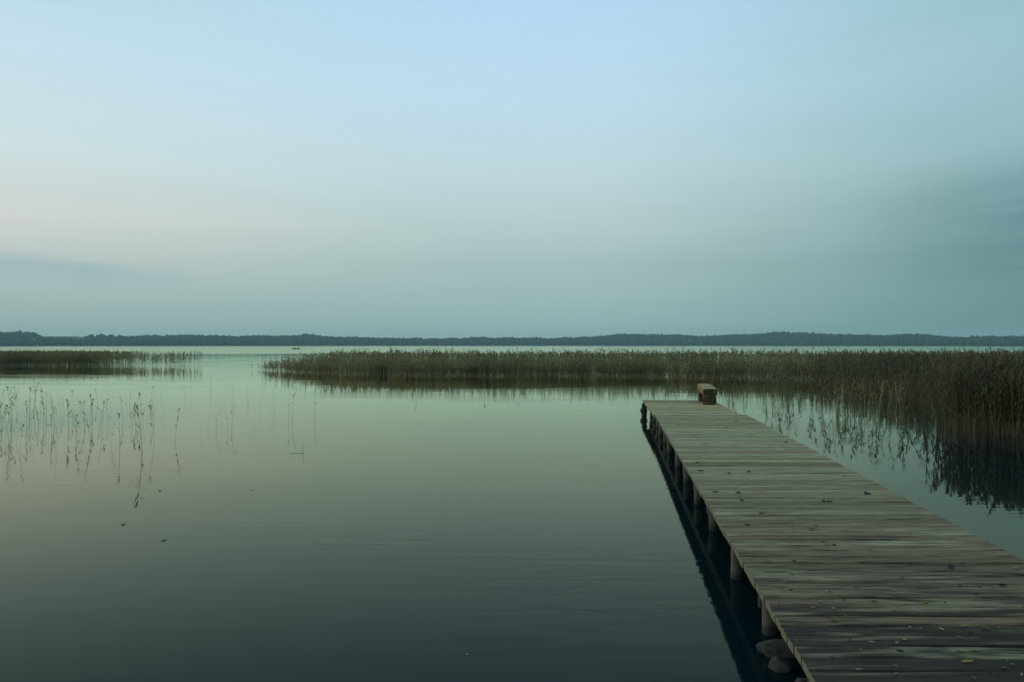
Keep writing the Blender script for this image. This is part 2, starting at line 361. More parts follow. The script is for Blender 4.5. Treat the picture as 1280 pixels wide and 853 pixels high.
# ------------------------------------------------------------------ far wood
def blob_variants(k, rough=0.32):
    outv = []
    for i in range(k):
        bm = bmesh.new(); bmesh.ops.create_icosphere(bm, subdivisions=2, radius=1.0)
        off = Vector((i * 7.3, i * 3.1, 0))
        conif = i % 4 == 3
        for v in bm.verts:
            d = v.co.normalized()
            f = 1 + rough * mnoise.noise(d * 1.7 + off) + rough * 0.9 * mnoise.noise(d * 4.2 + off)
            v.co = d * f
            if conif:
                taper = 0.95 - 0.55 * (v.co.z * 0.5 + 0.5); v.co.x *= taper; v.co.y *= taper; v.co.z *= 1.15
        bm.verts.index_update()
        bmesh.ops.triangulate(bm, faces=bm.faces[:])
        outv.append((np.array([v.co[:] for v in bm.verts]), np.array([[v.index for v in f.verts] for f in bm.faces]))); bm.free()
    return outv
def scatter(variants, pos, rotz, sxy, sz, which):
    VV, TT, base = [], [], 0
    for k, (bv, bt) in enumerate(variants):
        idx = np.where(which == k)[0]
        if not len(idx): continue
        c, s = np.cos(rotz[idx])[:, None], np.sin(rotz[idx])[:, None]
        X = (bv[None, :, 0] * c - bv[None, :, 1] * s) * sxy[idx][:, None] + pos[idx, 0][:, None]
        Y = (bv[None, :, 0] * s + bv[None, :, 1] * c) * sxy[idx][:, None] + pos[idx, 1][:, None]
        Z = bv[None, :, 2] * sz[idx][:, None] + pos[idx, 2][:, None]
        VV.append(np.stack([X, Y, Z], -1).reshape(-1, 3))
        TT.append((bt[None] + (np.arange(len(idx)) * len(bv))[:, None, None] + base).reshape(-1, 3)); base += len(idx) * len(bv)
    return np.concatenate(VV), np.concatenate(TT)
blobs = blob_variants(12)
pos, sxy, sz = [], [], []
for dr in (1.5, 7, 15, 26, 40, 56, 72, 88, 100, 110, 118, 124, 132):
    m_ = 470 if dr < 20 else 400
    ph = np.linspace(-R(77), R(77), m_) + rng.normal(0, R(0.12), m_)
    d = dr + rng.normal(0, 2.5, m_); d = np.maximum(d, 0.8)
    g = ground_height(ph, d)
    xp = column(ph, d)[0]
    xk = column(ph, PEAK)[0]
    keep = ~((xk > 50.5) & (xk < 102.5) & (dr > 40))                    # the open meadow
    keep &= ~((xp > 39) & (xp < 48) & (dr > 10) & (dr < 117))      # clearing below the farmhouse
    hgt = TREE_H * np.where(dr < 10, 0.72, 1.0) * (1 + rng.normal(0, 0.06, m_)) + rng.random(m_) ** 14 * 2
    hgt = hgt * np.where((xp > 105) & (xp < 300), 1 + rng.normal(0, .08, m_), 1); hgt = np.where((xk > 50) & (xk < 102.5), hgt * 0.62, hgt); hgt = np.where((xp > 39) & (xp < 48) & (dr < 12), hgt * .7, hgt)
    xo, dep = column(ph, d)
    row = np.where((xo > 51) & (xo < 104), 422.8, np.interp(xo, SX, SY))
    hmax = EYE + (HOR - row) * dep / F_PX - g
    hgt = np.minimum(hgt, hmax + rng.normal(0, .45, m_)); keep &= hmax > 2.5
    for p_, d_, g_, h_, k_ in zip(ph, d, g, hgt, keep):
        if not k_: continue
        pos.append(((LR + d_) * math.sin(p_), LC + (LR + d_) * math.cos(p_), g_ + h_ * 0.52)); sz.append(h_ * 0.50); sxy.append(h_ * rng.uniform(0.28, 0.46))
pos = np.array(pos); sxy = np.array(sxy); sz = np.array(sz); nT = len(pos)
V, T = scatter(blobs, pos, rng.random(nT) * 6.28, sxy, sz, rng.integers(0, 12, nT))
o = link('far_wood', np_tri_mesh('far_wood', V, T, [M['wood_far']]))
tag(o, 'dense dark wood covering the low hills along the far shore', 'wood', kind='stuff')

# single trees that stand above the wood
def far_tree(xp, rtop, dr, crownw):
    ph = phi_at(xp, dr)
    g = float(ground_height(ph, dr))
    px_, py_ = (LR + dr) * math.sin(ph), LC + (LR + dr) * math.cos(ph)
    H = EYE + (HOR - rtop) * py_ / F_PX - g
    root = empty('tall_tree', (px_, py_, g))
    tag(root, 'tall tree whose crown rises above the far shore wood', 'tree', 'tall trees above the far wood')
    bm = bmesh.new(); bmesh.ops.create_cone(bm, cap_ends=True, segments=7, radius1=0.35, radius2=0.12, depth=H * 0.75, matrix=Matrix.Translation((0, 0, H * 0.375)))
    for q in range(3):
        a = q * 2.1
        bmesh.ops.create_cone(bm, cap_ends=True, segments=5, radius1=0.12, radius2=0.04, depth=3.2,
            matrix=Matrix.Translation((math.cos(a)*1.0, math.sin(a)*1.0, H * 0.6)) @ Matrix.Rotation(a, 4, 'Z') @ Matrix.Rotation(R(42), 4, 'Y'))
    link('trunk', from_bm('tall_tree_trunk', bm, [M['trunk']]), root)
    k = 44
    u = rng.normal(0, 1, (k, 3)); u /= np.linalg.norm(u, axis=1)[:, None]; u *= rng.random(k)[:, None] ** 0.45
    cp = u * np.array([crownw * .5, crownw * .5, H * 0.27]) + np.array([0, 0, H * 0.70])
    V, T = scatter(blobs, cp, rng.random(k) * 6.28, rng.uniform(.7, 1.5, k), rng.uniform(.7, 1.4, k), rng.integers(0, 12, k))
    link('crown', np_tri_mesh('tall_tree_crown', V, T, [M['wood_far']]), root)
for xp, rt, dr, cw in [(112,418.6,122,8),(115,418.0,126,7),(123,418.2,122,8),(126.5,417.4,128,8),(129.5,418,122,8),(139,417.6,122,9),(150.5,418.2,122,8),
                       (183,418,122,8),(194,418.2,126,9),(209,418.5,122,8),(270,418,122,8),(380,417,126,6),(384,416.4,122,7),(391,416.8,122,6),(521,421.4,122,7),(526,421.4,122,6),(628,421.2,122,6),(706,421,124,9)]:
    far_tree(xp, rt, dr, cw)

# farmhouse on the left hill
def farmhouse(xp, dr):
    ph = phi_at(xp, dr); g = float(ground_height(ph, dr))
    root = empty('farmhouse', ((LR + dr) * math.sin(ph), LC + (LR + dr) * math.cos(ph), g), (0, 0, R(25)))
    tag(root, 'small white house in the trees on the far left hill', 'house')
    root.scale = (.7, .7, .8)
    def box(bm, x0, x1, y0, y1, z0, z1):
        bmesh.ops.create_cube(bm, size=1, matrix=Matrix.Translation(((x0+x1)/2, (y0+y1)/2, (z0+z1)/2)) @ Matrix.Diagonal((x1-x0, y1-y0, z1-z0, 1)))
    bm = bmesh.new(); box(bm, -5, 5, -3.2, 3.2, -1, 4.2)
    g1 = [bm.verts.new((sx, sy, 4.2)) for sx in (-5, 5) for sy in (-3.2, 3.2)]
    r1 = [bm.verts.new((sx, 0, 6.6)) for sx in (-5, 5)]
    bm.faces.new((g1[0], g1[1], r1[0])); bm.faces.new((g1[2], r1[1], g1[3]))
    link('wall', from_bm('farmhouse_wall', bm, [M['plaster']]), root)
    bm = bmesh.new()
    for s in (-1, 1):
        vs_ = [bm.verts.new(p) for p in ((-5.4, s*3.7, 3.95), (5.4, s*3.7, 3.95), (5.4, 0, 6.75), (-5.4, 0, 6.75), (-5.4, s*3.7, 3.75), (5.4, s*3.7, 3.75), (5.4, 0, 6.55), (-5.4, 0, 6.55))]
        for f in ((0,1,2,3), (4,7,6,5), (0,4,5,1), (0,3,7,4), (1,5,6,2)): bm.faces.new([vs_[i] for i in f])
    rf = link('roof', from_bm('farmhouse_roof', bm, [M['roof']]), root)
    bm = bmesh.new(); box(bm, 1.5, 2.2, 0.3, 1.0, 5.5, 7.4); link('chimney', from_bm('farmhouse_chimney', bm, [M['roof']]), rf)
    for x_ in (-3.4, -1.4, 2.9):
        bm = bmesh.new(); box(bm, x_-.5, x_+.5, -3.28, -3.1, 1.4, 2.9); link('window', from_bm('farmhouse_window', bm, [M['glass']]), root)
    bm = bmesh.new(); box(bm, .4, 1.4, -3.28, -3.1, -.9, 2.2); link('door', from_bm('farmhouse_door', bm, [M['boatwood']]), root)
farmhouse(43.5, 113)

# ================================================================== JETTY
DECK = 0.43; HD = EYE - DECK
SL = (766 - 640) / F_PX                     # jetty runs to the right of straight ahead
XL0, XR0 = 0.599 * HD, 1.905 * HD
Y_END = 22.65; Y_SEC = 17.75; Y_START = 1.0
jetty = empty('jetty', (XL0, Y_START, 0))
tag(jetty, 'long grey plank jetty on wooden posts running out into the lake', 'jetty')
def J(x_, y_, z_=0.0): return (x_ - XL0, y_ - Y_START, z_)
PW, TH = 0.140, 0.045
def plank_mesh(i, L, top='plank'):
    r_ = random.Random(100 + i)
    bm = bmesh.new()
    nseg = 4; prof = [(-PW/2, -TH), (-PW/2, -0.006), (-PW/2 + 0.006, 0), (0, r_.uniform(-.0025, .0015)), (PW/2 - 0.006, 0), (PW/2, -0.006), (PW/2, -TH)]
    rings = []
    for s in range(nseg + 1):
        xx = -L/2 + L * s / nseg
        dz = 0.004 * math.sin(s * 1.3 + i) * r_.uniform(.2, 1); dy = 0.004 * math.sin(s * 0.9 + i * 2)
        skew = r_.uniform(-.002, .002) if s in (0, nseg) else 0
        rings.append([bm.verts.new((xx + skew + SL * py_, py_ + dy, pz_ + dz)) for py_, pz_ in prof])
    for s in range(nseg):
        for k in range(len(prof)):
            k2 = (k + 1) % len(prof)
            bm.faces.new((rings[s][k], rings[s+1][k], rings[s+1][k2], rings[s][k2]))
    e1 = bm.faces.new(rings[0][::1]); e2 = bm.faces.new(rings[-1][::-1]); e1.material_index = 1; e2.material_index = 1
    bmesh.ops.recalc_face_normals(bm, faces=bm.faces[:])
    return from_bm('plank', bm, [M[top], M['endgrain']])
W = XR0 - XL0
pl_main = [plank_mesh(i, W) for i in range(10)]
pl_end = [plank_mesh(20 + i, W - 0.06, 'plank_new') for i in range(5)]
yy = Y_START + PW/2; k = 0
while yy < Y_END:
    endsec = yy > Y_SEC
    me = pl_end[k % 5] if endsec else pl_main[random.randrange(10)]
    cx = (XL0 + XR0)/2 + SL * yy
    if endsec: cx += -0.055 - 0.014 * (yy - Y_SEC)
    o = link('plank', me, jetty, J(cx + random.gauss(0, 0.002), yy, DECK + random.gauss(0, 0.0025) - (0.012 if endsec else 0)),
             (random.gauss(0, R(0.9)), random.gauss(0, R(0.06)), random.gauss(0, R(0.12))))
    if random.random() < 0.5: o.rotation_euler[2] += math.pi; 
    k += 1
    gap = 0.010 + 0.010 * random.random()
    if k % 5 == 0: gap += 0.010 + 0.008 * random.random()
    if not endsec and yy + PW + gap > Y_SEC: gap += 0.03
    yy += PW + gap
def beam(name, x0, y0, x1, y1, zc, wd, ht, mat):
    d = Vector((x1 - x0, y1 - y0, 0)); L = d.length; a = math.atan2(d.y, d.x)
    bm = bmesh.new(); bmesh.ops.create_cube(bm, size=1, matrix=Matrix.Diagonal((L, wd, ht, 1)))
    bmesh.ops.bevel(bm, geom=bm.edges[:], offset=0.006, segments=1, affect='EDGES')
    return link(name, from_bm(name, bm, [mat]), jetty, J((x0+x1)/2, (y0+y1)/2, zc), (0, 0, a))
PX_ = 1.03                               # left row of posts, measured at y = 0
for off in (PX_ + 0.0, (XL0+XR0)/2, XR0 - (PX_ - XL0) - 0.06):
    beam('stringer', off + SL*1.05, 1.05, off + SL*(Y_END-.12), Y_END-.12, DECK - TH - 0.008 - 0.065, 0.075, 0.125, M['beam'])
post_y = [2.6, 4.1, 5.53, 6.83, 8.63, 10.04, 11.6, 13.0, 14.7, 16.2, 17.6, 19.1, 20.6, 22.2]
def post_mesh(i, r0):
    r_ = random.Random(i); bm = bmesh.new(); seg = 12; rings = []
    zs = (-1.2, -0.3, -0.02, 0.1, 0.2, 0.245)
    for q, zz in enumerate(zs):
        rr = r0 * (1.06 - 0.05 * q / 5) * r_.uniform(.97, 1.03)
        rings.append([bm.verts.new((rr*math.cos(6.2832*a/seg)*(1+.04*math.sin(3*a+i)), rr*math.sin(6.2832*a/seg), zz)) for a in range(seg)])
    for q in range(len(zs)-1):
        for a in range(seg):
            bm.faces.new((rings[q][a], rings[q][(a+1)%seg], rings[q+1][(a+1)%seg], rings[q+1][a]))
    bm.faces.new(rings[-1]); bm.faces.new(rings[0][::-1])
    return from_bm('post', bm, [M['post']], True)
posts = [post_mesh(i, 0.048) for i in range(5)]
for i, py_ in enumerate(post_y):
    for side in (0, 1):
        bx_ = (PX_ if side == 0 else XR0 - (PX_ - XL0) - 0.06) + SL * py_
        link('post', posts[(i*2+side) % 5], jetty, J(bx_ + random.gauss(0, .01), py_ + (0 if side == 0 else random.gauss(0, .05)), 0), (R(random.gauss(0,1.6)), R(random.gauss(0,1.6)), random.random()*6))
    beam('bearer', PX_ - 0.03 + SL*py_, py_ + 0.085, XR0 - (PX_-XL0) - 0.03 + SL*py_, py_ + 0.085, DECK - TH - 0.008 - 0.13 - 0.0525, 0.06, 0.10, M['beam'])
# mooring pile with coiled rope rings at the outer left corner
def lathe(name, prof, seg, mat, parent, loc, lump=0.0, sd_=0):
    bm = bmesh.new(); rings = []
    for q, (rr, zz) in enumerate(prof):
        rings.append([bm.verts.new((rr*math.cos(6.2832*a/seg)*(1+lump*mnoise.noise(Vector((math.cos(6.28*a/seg)*1.5+sd_, math.sin(6.28*a/seg)*1.5, zz*4)))), rr*math.sin(6.2832*a/seg)*(1+lump*mnoise.noise(Vector((math.cos(6.28*a/seg)*1.5+sd_, math.sin(6.28*a/seg)*1.5, zz*4+9)))), zz)) for a in range(seg)])
    for q in range(len(prof)-1):
        for a in range(seg): bm.faces.new((rings[q][a], rings[q][(a+1)%seg], rings[q+1][(a+1)%seg], rings[q+1][a]))
    bm.faces.new(rings[-1]); bm.faces.new(rings[0][::-1])
    return link(name, from_bm(name, bm, [mat], True), parent, loc)
ex, ey = XL0 + SL*22.35 - 0.05, 22.35
pile = lathe('pile', [(.075,-1.2),(.075,0),(.07,.12),(.068,.30),(.06,.345),(.03,.36)], 14, M['beam'], jetty, J(ex, ey, 0), .1)
for zz, rr, hh in ((.14, .098, .075), (.29, .08, .03)):
    lathe('rope_ring', [(.066,zz-hh),(rr*.9,zz-hh*.7),(rr,zz),(rr*.86,zz+hh*.7),(.066,zz+hh)], 16, M['beam'], pile, (-.012 if zz < .2 else .008,0,0), .35, zz*7)

# ------------------------------------------------------------------ log bench on the outer end
def log_bench():
    by = 20.85; bx_ = (887 - 640) / F_PX * by
    ang = -math.atan(SL)
    root = empty('log_bench', (bx_, by, DECK - 0.010), (0, 0, ang))
    tag(root, 'rough split log bench with pale sawn top at the jetty end', 'bench')
    L = 1.45; n_ = 12; wd = .17
    def prof(s):
        a = mnoise.noise(Vector((s*.9, 3.1, 0))) ; b_ = mnoise.noise(Vector((s*.9, 9.4, 0)))
        zt = .40 + .07 * s / n_ + .012 * a
        return [(-wd+.008*b_, zt-.012), (-wd-.006+.006*a, zt-.07), (-wd+.01*b_, zt-.15), (-wd*.8, zt-.175), (wd*.8, zt-.175), (wd*.98, zt-.15), (wd+.008*b_, zt-.07), (wd*.99+.006*a, zt-.014), (wd*.5, zt-.003), (0, zt+.004*a), (-wd*.55, zt)]
    bm = bmesh.new(); rings = []
    for s in range(n_+1):
        yv = -.14 + L * s / n_ 
        rings.append([bm.verts.new((px_, yv + (mnoise.noise(Vector((px_*9, s, 2)))*.012 if s in (0, n_) else 0), pz_)) for px_, pz_ in prof(s)])
    m_ = len(rings[0])
    for s in range(n_):
        for q in range(m_):
            f = bm.faces.new((rings[s][q], rings[s][(q+1)%m_], rings[s+1][(q+1)%m_], rings[s+1][q]))
            f.material_index = 0 if q in (7, 8, 9, 10) else (1 if q in (0, 1, 2, 5, 6) else 2)
    f = bm.faces.new(rings[0]); f.material_index = 2
    f = bm.faces.new(rings[-1][::-1]); f.material_index = 2
    bmesh.ops.recalc_face_normals(bm, faces=bm.faces[:])
    link('seat', from_bm('bench_seat', bm, [M['cutwood'], M['sidewood'], M['bark']]), root)
    for yv, ht in ((0.0, .242), (1.12, .295)):
        o = lathe('leg', [(.155,0),(.160,.05),(.150,.14),(.148,ht-.03),(.14,ht)], 18, M['bark'], root, (0.0, yv, 0), .22, yv*3)
        bm = bmesh.new()                                        # loose flakes of bark standing off the leg
        for q in range(7):
            a = R(190 + q*26); rr = .150 + .012*(q % 2); h0 = .02 + .02*(q % 3); h1 = ht - .03 - .03*((q+1) % 3)
            p4 = []
            for da, zz in ((-.10, h0), (.10, h0 + .01), (.08, h1), (-.07, h1 - .01)):
                for dr_ in (0, .018): p4.append(bm.verts.new(((rr+dr_)*math.cos(a+da), (rr+dr_)*math.sin(a+da), zz)))
            for fc in ((1,3,5,7),(0,6,4,2),(0,2,3,1),(2,4,5,3),(4,6,7,5),(6,0,1,7)): bm.faces.new([p4[i] for i in fc])
        bmesh.ops.recalc_face_normals(bm, faces=bm.faces[:])
        link('bark_flakes', from_bm('bench_bark', bm, [M['bark']]), o)
log_bench()

# ================================================================== STONES by the landward end
def stone(label, x_, y_, z_, sx, sy, sz_, rz, seed, tilt=0):
    bm = bmesh.new(); bmesh.ops.create_icosphere(bm, subdivisions=3, radius=1)
    for v in bm.verts:
        d = v.co.normalized(); f = 1 + .34*mnoise.noise(d*1.6 + Vector((seed, 0, 0))) + .14*mnoise.noise(d*3.6 + Vector((0, seed, 0))) + .025*mnoise.noise(d*11)
        v.co = Vector((d.x*f*sx, d.y*f*sy, max(-.9, min(.75, d.z*f))*sz_))
    o = link('stone', from_bm('stone', bm, [M['stone']], True), None, (x_, y_, z_), (R(tilt), R(tilt*.6), rz))
    tag(o, label, 'stone', 'stones in the water beside the jetty')
stone('wide flat grey stone lying in the water beside a jetty post', 1.70, 5.20, .0, .17, .10, .060, .2, 1.0, 8)
stone('small pale stone tilted on edge under the jetty edge, between two larger stones', 1.60, 4.93, .0, .06, .075, .070, .7, 5.0, 22)
stone('rounded mottled stone under the jetty edge, nearest the bank', 1.66, 4.62, -.01, .12, .10, .08, 1.4, 9.0, 5)

# ================================================================== REEDS
def reed_parts(seed, h, nleaf, rad, plume_k, seg=2, sides=3, leafw=0.022, lean=0.05, under=0.35, leaf_from=0.38, nb=2):
    """stem, list of leaves, plume; each (verts, tris)"""
    r_ = random.Random(seed)
    la = r_.uniform(0, 6.283); lean_ = lean * r_.uniform(.3, 1.5)
    def axis(tt): return Vector((math.cos(la)*lean_*h*tt**1.6, math.sin(la)*lean_*h*tt**1.6, h*tt))
    V, T = [], []
    tv = [-under/h] + [q/seg for q in range(1, seg+1)] if seg < 3 else [-under/h, 0] + [q/(seg-1) for q in range(1, seg)]
    for q, tt in enumerate(tv):
        c = axis(max(tt, 0)); c.z = h*tt; rr = rad * (1 - .55*max(tt, 0))
        for a in range(sides): V.append((c.x + rr*math.cos(6.2832*a/sides), c.y + rr*math.sin(6.2832*a/sides), c.z))
    for q in range(len(tv)-1):
        for a in range(sides):
            p0, p1 = q*sides+a, q*sides+(a+1) % sides; T += [(p0, p1, p1+sides), (p0, p1+sides, p0+sides)]
    stem = (np.array(V), np.array(T))
    leaves = []
    for k in range(nleaf):
        tt = leaf_from + (0.97-leaf_from) * (k + r_.uniform(.1, .9)) / nleaf
        a = la + k * math.pi + r_.gauss(0, .7); L = h * r_.uniform(.20, .36); wd = leafw * r_.uniform(.7, 1.2)
        up = R(r_.uniform(20, 70)); droop = R(r_.uniform(30, 105)) * (1 if nb == 2 else 0.42)
        c = axis(tt); d = Vector((math.cos(a), math.sin(a), 0)); side = Vector((-math.sin(a), math.cos(a), 0))
        V = []; p = c.copy(); ang = up
        for q in range(nb+1):
            f = (0.55, 1.0, 0.75, .5)[q] if q < nb else 0
            if q < nb: V += [p - side*wd*f/2, p + side*wd*f/2]
            else: V += [p]
            p = p + (d*math.cos(ang) + Vector((0,0,1))*math.sin(ang)) * L/nb; ang -= droop
        T = []
        for q in range(nb-1): T += [(2*q, 2*q+1, 2*q+3), (2*q, 2*q+3, 2*q+2)]
        T += [(2*nb-2, 2*nb-1, 2*nb)]
        leaves.append((np.array([v[:] for v in V]), np.array(T)))
    plume = None
    if plume_k:
        V, T = [], []
        top = axis(1.0)
        for k in range(plume_k):
            a = la + r_.gauss(0, .9); ll = h*r_.uniform(.07, .13); st = top - Vector((0, 0, h*.07*r_.random()))
            d = Vector((math.cos(a)*.45, math.sin(a)*.45, r_.uniform(.5, 1.0))).normalized(); e = Vector((math.cos(a), math.sin(a), -.1)).normalized()
            side = Vector((-math.sin(a), math.cos(a), 0)) * .011 * r_.uniform(.7, 1.4)
            b0 = len(V); mid_ = st + d*ll*.6
            V += [st, mid_ - side, mid_ + side, mid_ + (d*.5+e*.5)*ll*.6]
            T += [(b0, b0+1, b0+2), (b0+1, b0+3, b0+2)]
        plume = (np.array([v[:] for v in V]), np.array(T))
    return stem, leaves, plume
def combine(parts):
    V, T, Mx, b0 = [], [], [], 0
    for (v, t_), mi in parts:
        V.append(v); T.append(t_ + b0); Mx += [mi]*len(t_); b0 += len(v)
    return np.concatenate(V), np.concatenate(T), np.array(Mx)
def bed_variants(seed, k, nleaf, plume_k, rad, leafw, leaf_from=.38):
    outv = []
    for i in range(k):
        st, lv, pm = reed_parts(seed+i, 1.0, nleaf, rad, plume_k, leafw=leafw, lean=.11, leaf_from=leaf_from)
        parts = [(st, 0)] + [(l, 1) for l in lv] + ([(pm, 2)] if pm else [])
        outv.append(combine(parts))
    return outv
def build_bed(name, label, X, Y, H, dense, mats=('stem', 'leaf', 'plume')):
    """dense: bool array, True = full reed, False = simple one for the bed's inside"""
    VV, TT, MM, base = [], [], [], 0
    for flag, var in ((2, bed_variants(300, 8, 1, 0, .008, .02, .5)), (1, bed_variants(500, 18, 11, 6, .007, .034, .22)), (0, bed_variants(700, 12, 7, 5, .008, .045, .35))):
        ids = np.where(dense.astype(int) == flag)[0]
        wh = rng.integers(0, len(var), len(ids))
        for k, (bv, bt, bm_) in enumerate(var):
            ix = ids[wh == k]
            if not len(ix): continue
            rz = rng.random(len(ix))*6.283; c, s = np.cos(rz)[:, None], np.sin(rz)[:, None]; h = H[ix][:, None]
            bent = np.where(rng.random(len(ix)) < .04, 5.0, 1.0)[:, None]; tx, ty = rng.normal(0, .075, len(ix))[:, None]*bent, rng.normal(0, .075, len(ix))[:, None]*bent
            zz = bv[None, :, 2]*h
            xx = (bv[None, :, 0]*c - bv[None, :, 1]*s) + X[ix][:, None] + tx*zz
            yv = (bv[None, :, 0]*s + bv[None, :, 1]*c) + Y[ix][:, None] + ty*zz
            VV.append(np.stack([xx, yv, zz], -1).reshape(-1, 3))
            TT.append((bt[None] + (np.arange(len(ix))*len(bv))[:, None, None] + base).reshape(-1, 3)); base += len(ix)*len(bv)
            MM.append(np.tile(bm_, len(ix)))
    o = link(name, np_tri_mesh(name, np.concatenate(VV), np.concatenate(TT), [M[k_] for k_ in mats], np.concatenate(MM)))
    tag(o, label, 'reeds', kind='stuff'); return o
def fbm(x_, y_, s): return np.array([mnoise.noise(Vector((a*s, b*s, 0))) for a, b in zip(x_, y_)])

# --- long bed across the middle: front edge in plan (x, y)
fr = np.array([(-19.5,63),(-17.2,59.5),(-12.5,54.5),(-6.9,51.5),(0,50.3),(7.6,49.3),(13.5,47.6),(16.5,44.5),(24,44),(45,46)])
N = 21000
X = rng.uniform(-20, 44, N); off = np.concatenate([rng.random(8000)**1.2*3.0, rng.uniform(0, 15, N-8000)])
taper = np.clip((X + 20.5)/9, .10, 1)
off = off * np.where(off > 3, taper, 1)
Yr = np.interp(X, fr[:, 0], fr[:, 1]) + off + 1.3*fbm(X, off*0, .4)
keep = rng.random(N) < np.clip((X + 20.5)/8, 0.10, 1)**1.5
keep &= (np.abs(X) < Yr*0.66 + 2); keep &= rng.random(N) < np.clip(.72 + 1.1*fbm(X, Yr, .9), .12, 1)
X, Yr, off = X[keep], Yr[keep], off[keep]
H = 1.26 + .10*fbm(X, Yr, .35) + rng.normal(0, .10, len(X)) - .68*np.clip(1-off/7.0, 0, 1) + (rng.random(len(X)) < .09)*(.25 + .35*np.clip(1-off/5, 0, 1)) - .012*np.maximum(off-8, 0) - .25*np.clip((-11-X)/8, 0, 1) + .05*np.clip(X/15, 0, 1)
ns_ = 6500; xs_ = rng.uniform(-18, 40, ns_); of_ = rng.random(ns_)*4.0
ys_ = np.interp(xs_, fr[:, 0], fr[:, 1]) + of_ + 1.3*fbm(xs_, of_*0, .4)
kk = (np.abs(xs_) < ys_*.66 + 2) & (rng.random(ns_) < np.clip((xs_ + 19)/7, .1, 1))
dn = np.concatenate([(off < 3.2).astype(int), np.full(kk.sum(), 2)])
X = np.concatenate([X, xs_[kk]]); Yr = np.concatenate([Yr, ys_[kk]]); H = np.concatenate([H, rng.uniform(.35, .80, kk.sum())])
build_bed('reed_bed', 'long olive brown bed of reeds stretching across the bay behind the jetty', X, Yr, np.maximum(H, .3), dn)

# --- left bed
N = 9500
X = rng.uniform(-62, -30.0, N); dens = np.clip((-37.5 - X)/2.5, 0, 1)
keep = rng.random(N) < np.maximum(dens, 0.10)
X = X[keep]; off = rng.random(len(X))**1.3*11*np.where(X > -37.5, .55, 1)
Yr = 75.0 + off + 1.6*fbm(X, X*0, .35)
H = 1.16 + .08*fbm(X, Yr, .4) + rng.normal(0, .10, len(X)) - .004*off - .35*np.clip(1-off/2.6, 0, 1)
build_bed('reed_bed', 'far bed of reeds left of the gap of open water, thinning to single stalks', X, Yr, H, off < 3)

# --- right bed beside the jetty
frr = np.array([(8.2,23.8),(8.6,22.2),(9.2,20.3),(9.7,18.4),(10.4,16.8),(12,14.8),(16,13),(30,12)])
N = 24000
X = rng.uniform(8.4, 34, N); yf = np.interp(X, frr[:, 0], frr[:, 1])
Yr = yf + np.concatenate([rng.random(9000)**1.3*4.5, rng.uniform(0, 34, N-9000)])
leftb = np.interp(Yr, [14, 20, 22, 26, 30, 36, 42, 47, 60], [8, 10.8, 12.2, 13.6, 14.6, 15.6, 16.2, 17, 17.5])   # dense inside this line
edge_d = X - leftb
keep = (rng.random(N) < np.clip(.5 + edge_d*.55, .045, 1)) & (Yr < 47) & (X < Yr*.70 + 2.5) & (rng.random(N) < np.clip(.75 + 1.1*fbm(X, Yr, 1.1), .15, 1))
X, Yr, yf, edge_d = X[keep], Yr[keep], yf[keep], edge_d[keep]
H = np.interp(Yr, [14, 20, 30, 45], [1.42, 1.42, 1.36, 1.30]) + .12*fbm(X, Yr, .5) + rng.normal(0, .11, len(X)) - .42*np.clip(1-(Yr-yf)/2.6, 0, 1)*rng.random(len(X)) - np.clip(-edge_d, 0, 3)*.16
build_bed('reed_bed', 'tall dark reed bed beside the jetty in the near shallows', X, Yr, np.maximum(H, .6), (Yr - yf < 4.5) | (edge_d < 1.2), ('stem_shaded', 'leaf_shaded', 'plume'))

# --- single stalks standing in open water
def place(xp, yb):
    Yv = EYE*F_PX/(yb - HOR); return (xp - 640)/F_PX*Yv, Yv
protos = {}
def reed_proto(kind, i):
    key = (kind, i)
    if key in protos: return protos[key]
    nl, pk, rad = {'leafy': (7, 5, .0055), 'bare': (1, 0, .0048), 'plumed': (4, 5, .0048)}[kind]
    st, lv, pm = reed_parts(900 + i*13 + len(kind), 1.0, nl, rad, pk, seg=5, sides=4, leafw=.026, lean=.12, under=.5, leaf_from=.40, nb=3)
    d = dict(stem=np_tri_mesh('reed_stem', *st, [M['stem']]), leaf=[np_tri_mesh('reed_leaf', *l, [M['leaf']]) for l in lv], plume=np_tri_mesh('reed_plume', *pm, [M['plume']]) if pm else None)
    protos[key] = d; return d
LAB = {'leafy': 'leafy reed stalk with brown plume', 'bare': 'thin bare reed stalk', 'plumed': 'slender reed stalk with small drooping plume'}
def whereabouts(x_, y_):
    xp = 640 + F_PX*x_/y_
    return 'in open water away from the jetty' if xp < 420 else ('in the water before the long reed bed' if xp < 1025 else 'at the ragged edge of the tall reed bed')
def single_reed(kind, x_, y_, h, lab=None):
    p = reed_proto(kind, random.randrange(6))
    root = empty('reed', (x_, y_, 0), (random.gauss(0, .05), random.gauss(0, .05), random.random()*6.28)); root.scale = (h, h, h)
    wh_ = whereabouts(x_, y_); tag(root, lab or LAB[kind] + ' ' + wh_, 'reed', None if lab else kind + ' reeds ' + wh_)
    link('stem', p['stem'], root)
    for l in p['leaf']: link('leaf', l, root)
    if p['plume']: link('plume', p['plume'], root)
    return root
